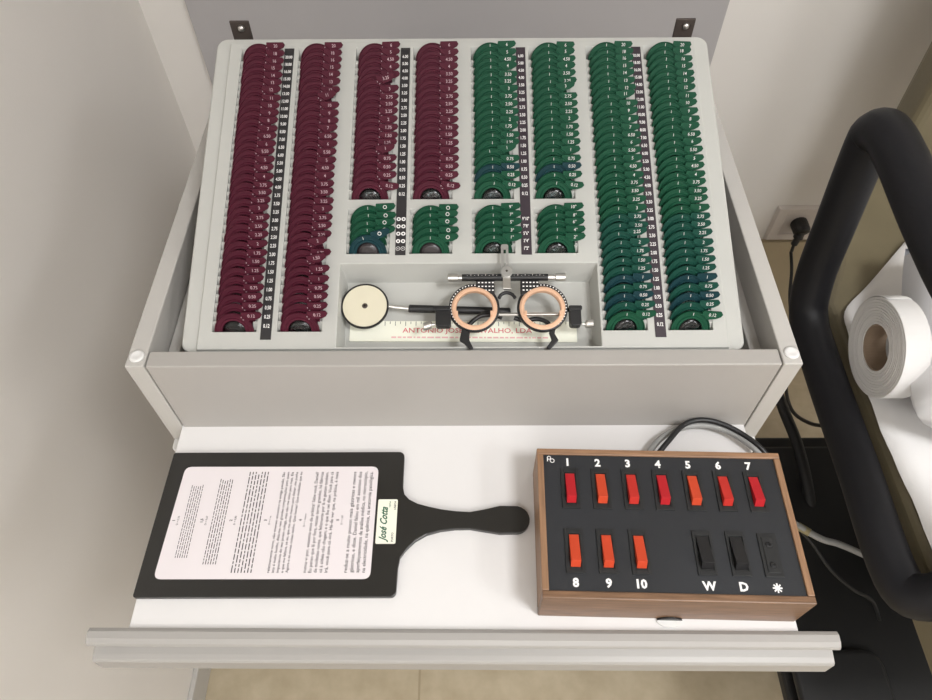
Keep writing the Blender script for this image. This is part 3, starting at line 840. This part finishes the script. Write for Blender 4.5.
# ------------------------------------------------------------------ exam chair with loop arms
ch = thing('exam_chair', 'tan padded exam chair with black loop armrest and black base', 'chair', Tr((.85, .5, 0)))
CP = Tr((-.85, -.5, 0))
def chp(name, bm, m, parent=None, **k): return obj(name, bm, m, parent or ch, mw=CP if parent is None else None, **k)
def cushion(x0, x1, y0, y1, z0, z1):
    return B(x0, x1, y0, y1, z0, z1)
bm = bmesh.new(); prism(bm, [(.585, .13), (1.14, .13), (1.14, 1.09), (.80, 1.09), (.70, .99), (.585, .74)], .405, .495)
chp('seat', fix(bm), M['vinyl'], bevel=.014, segs=4)
bm = bmesh.new()
P = [(1.07, .44), (1.15, .44), (1.20, 1.44), (1.12, 1.45)]  # top raised out of view to deepen the shadow on the back wall
l = [bm.verts.new((.80, y, z)) for y, z in P]; r = [bm.verts.new((1.20, y, z)) for y, z in P]
bm.faces.new(l); bm.faces.new(r[::-1])
for i in range(4): bm.faces.new((l[i], r[i], r[(i+1) % 4], l[(i+1) % 4]))
chp('backrest', fix(bm), M['vinyl'], bevel=.02, segs=4)
chp('seat_frame', B(.62, 1.09, .18, .90, .36, .404), M['paddark'], bevel=.006)
def arm_loop(x, s):
    P = [(.09, .262, .62), (.055, .268, .545), (.028, .268, .497), (.012, .30, .474), (.010, .45, .478), (.008, .62, .483), (.003, .705, .502), (0, .738, .56), (-.004, .754, .66), (-.010, .768, .78), (-.011, .764, .808), (-.012, .740, .824), (-.011, .69, .823), (-.006, .60, .808), (.0, .50, .798), (.02, .38, .79), (.06, .285, .765), (.095, .255, .70), (.09, .262, .62)]
    pts = [(x+a*s, b, c) for a, b, c in P]
    bm = bmesh.new(); sp = smooth_path(pts, 6)
    tube(bm, sp, [.0285]*len(sp), 20); return fix(bm)
chp('armrest', arm_loop(.537, 1), M['rubber'], smooth=True)
chp('armrest', arm_loop(1.19, -1), M['rubber'], smooth=True)
bm = bmesh.new()
disc_solid(bm, .86, .50, .07, .08, .37, 28)
chp('column', bm, M['paddark'])
bm = bmesh.new()
prism(bm, rounded(.542, 1.15, .10, .735, .05, 6), .03, .06)
prism(bm, rounded(.555, 1.12, .14, .70, .05, 6), .06, .085)
chp('base', fix(bm), M['paddark'], bevel=.008, segs=3)
bm = bmesh.new(); prism(bm, rounded(.80, 1.10, .25, .65, .04, 6), FZ, .03)
chp('pedestal', fix(bm), M['paddark'], bevel=.006)
bm = bmesh.new()
tube(bm, smooth_path([(.655, .93, .118), (.645, .85, .128), (.648, .76, .128), (.658, .69, .12), (.665, .62, .10), (.67, .56, .07)], 6), .011, 14)
chp('power_lead', fix(bm), M['paddark'], smooth=True)
bm = bmesh.new()
prism(bm, rounded(.545, .70, .12, .30, .03, 6), .0855, .105)
chp('footrest', fix(bm), M['paddark'], bevel=.008, segs=3)

# paper sheet over the seat
def sheet():
    bm = bmesh.new()
    edge = [(.600, .16), (.591, .22), (.588, .295), (.589, .395), (.5835, .50), (.586, .60), (.591, .66), (.600, .715), (.66, .775), (.755, .872)]
    rows = []
    for i, (x, y) in enumerate(smooth_path([(a, b, 0) for a, b in edge], 4)[:0] or [(p.x, p.y) for p in smooth_path([(a, b, 0) for a, b in edge], 5)]):
        row = []
        for k in range(15):
            t = k/14
            X = x+(1.08-x)*t; Y = y if y < .7 else y+(.885-y)*min(1, t*1.2)
            z = .5005+.0012*math.sin(X*60+Y*31)+.0012*math.sin(Y*85)+(.003 if k == 0 else 0)
            row.append(bm.verts.new((X, Y, z)))
        rows.append(row)
    for a, b in zip(rows[:-1], rows[1:]):
        for k in range(14): bm.faces.new((a[k], a[k+1], b[k+1], b[k]))
    bmesh.ops.recalc_face_normals(bm, faces=bm.faces)
    return bm
o = obj('paper_sheet', sheet(), M['tissue'], smooth=True)
md = o.modifiers.new('thick', 'SOLIDIFY'); md.thickness = .0006
tag(o, 'white paper sheet spread over the tan seat of the exam chair', 'paper sheet')

# paper roll
rr = thing('paper_roll', 'white paper roll with cardboard core lying on the exam chair', 'paper roll', Tr((.574, .592, .5745)) @ Ry(PI/2) @ Rz(.2))
bm = bmesh.new()
R0, R1 = .0335, .0715
prof = [(R0, 0)]
k = 10
for i in range(k):
    r0 = R0+(R1-R0)*i/k; r1 = R0+(R1-R0)*(i+1)/k
    prof += [(r0+.0004, .0), (r1-.0004, -.0003*(i % 3)), (r1, .0012)]
prof += [(R1, .034), (R0, .034)]
lathe(bm, prof, 64)
obj('rolled_paper', fix(bm), M['tissue'], rr, smooth=False)
bm = bmesh.new(); lathe(bm, [(R0-.0018, .0015), (R0-.0018, .0335), (R0-.0002, .0335), (R0-.0002, .0015)], 48)
obj('core', fix(bm), M['cardboard'], rr, smooth=False)
bm = bmesh.new()
sh = []
pts = [(-.0715, -.002), (-.0735, .012), (-.0335, .03), (-.0730, .052), (-.069, .070)]
# loose tail hanging from the roll
tail = [Vector((.0718*math.cos(a), .0718*math.sin(a), 0)) for a in [math.radians(q) for q in range(60, 150, 10)]]
ra = [bm.verts.new((p.x*1.012, p.y*1.012, .001)) for p in tail]; rb = [bm.verts.new((p.x*1.012, p.y*1.012, .033)) for p in tail]
for i in range(len(tail)-1): bm.faces.new((ra[i], ra[i+1], rb[i+1], rb[i]))
to = obj('loose_end', fix(bm), M['tissue'], rr, smooth=True)
md = to.modifiers.new('thick', 'SOLIDIFY'); md.thickness = .0005; md.offset = 1

# pillow
bm = bmesh.new()
nx, ny = 18, 18
cxp, cyp, hx, hy = 0, 0, .235, .165
top, bot = [], []
for j in range(ny+1):
    rt, rb_ = [], []
    for i in range(nx+1):
        u, v = -1+2*i/nx, -1+2*j/ny
        sq = 1-.06*(u*u)*(v*v)
        f = max(0, (1-u**4))**.5*max(0, (1-v**4))**.5
        x = cxp+hx*u*(1-.05*v*v); y = cyp+hy*v*(1-.05*u*u)
        zt_ = .588+.085*f+.004*math.sin(9*u+4*v)*f
        rt.append(bm.verts.new((x, y, zt_)))
        rb_.append(rt[-1] if i in (0, nx) or j in (0, ny) else bm.verts.new((x, y, .588-.085*f)))
    top.append(rt); bot.append(rb_)
for j in range(ny):
    for i in range(nx):
        bm.faces.new((top[j][i], top[j][i+1], top[j+1][i+1], top[j+1][i]))
        q = (bot[j][i], bot[j+1][i], bot[j+1][i+1], bot[j][i+1])
        if len(set(q)) == 4:
            try: bm.faces.new(q)
            except ValueError: pass
bmesh.ops.transform(bm, matrix=Tr((.842, .555, 0)) @ Rz(-.3), verts=bm.verts)
o = obj('pillow', fix(bm), M['linen'], smooth=True)
tag(o, 'white pillow lying right of the paper roll on the exam chair', 'pillow')

# ------------------------------------------------------------------ world and view
w = bpy.data.worlds.new('world'); C.world = w; w.use_nodes = True
w.node_tree.nodes['Background'].inputs[0].default_value = (.9, .92, 1, 1)
w.node_tree.nodes['Background'].inputs[1].default_value = .3
C.view_settings.view_transform = 'Standard'; C.view_settings.look = 'None'
C.view_settings.gamma = 1; C.view_settings.use_curve_mapping = False
C.view_settings.exposure = 0.33
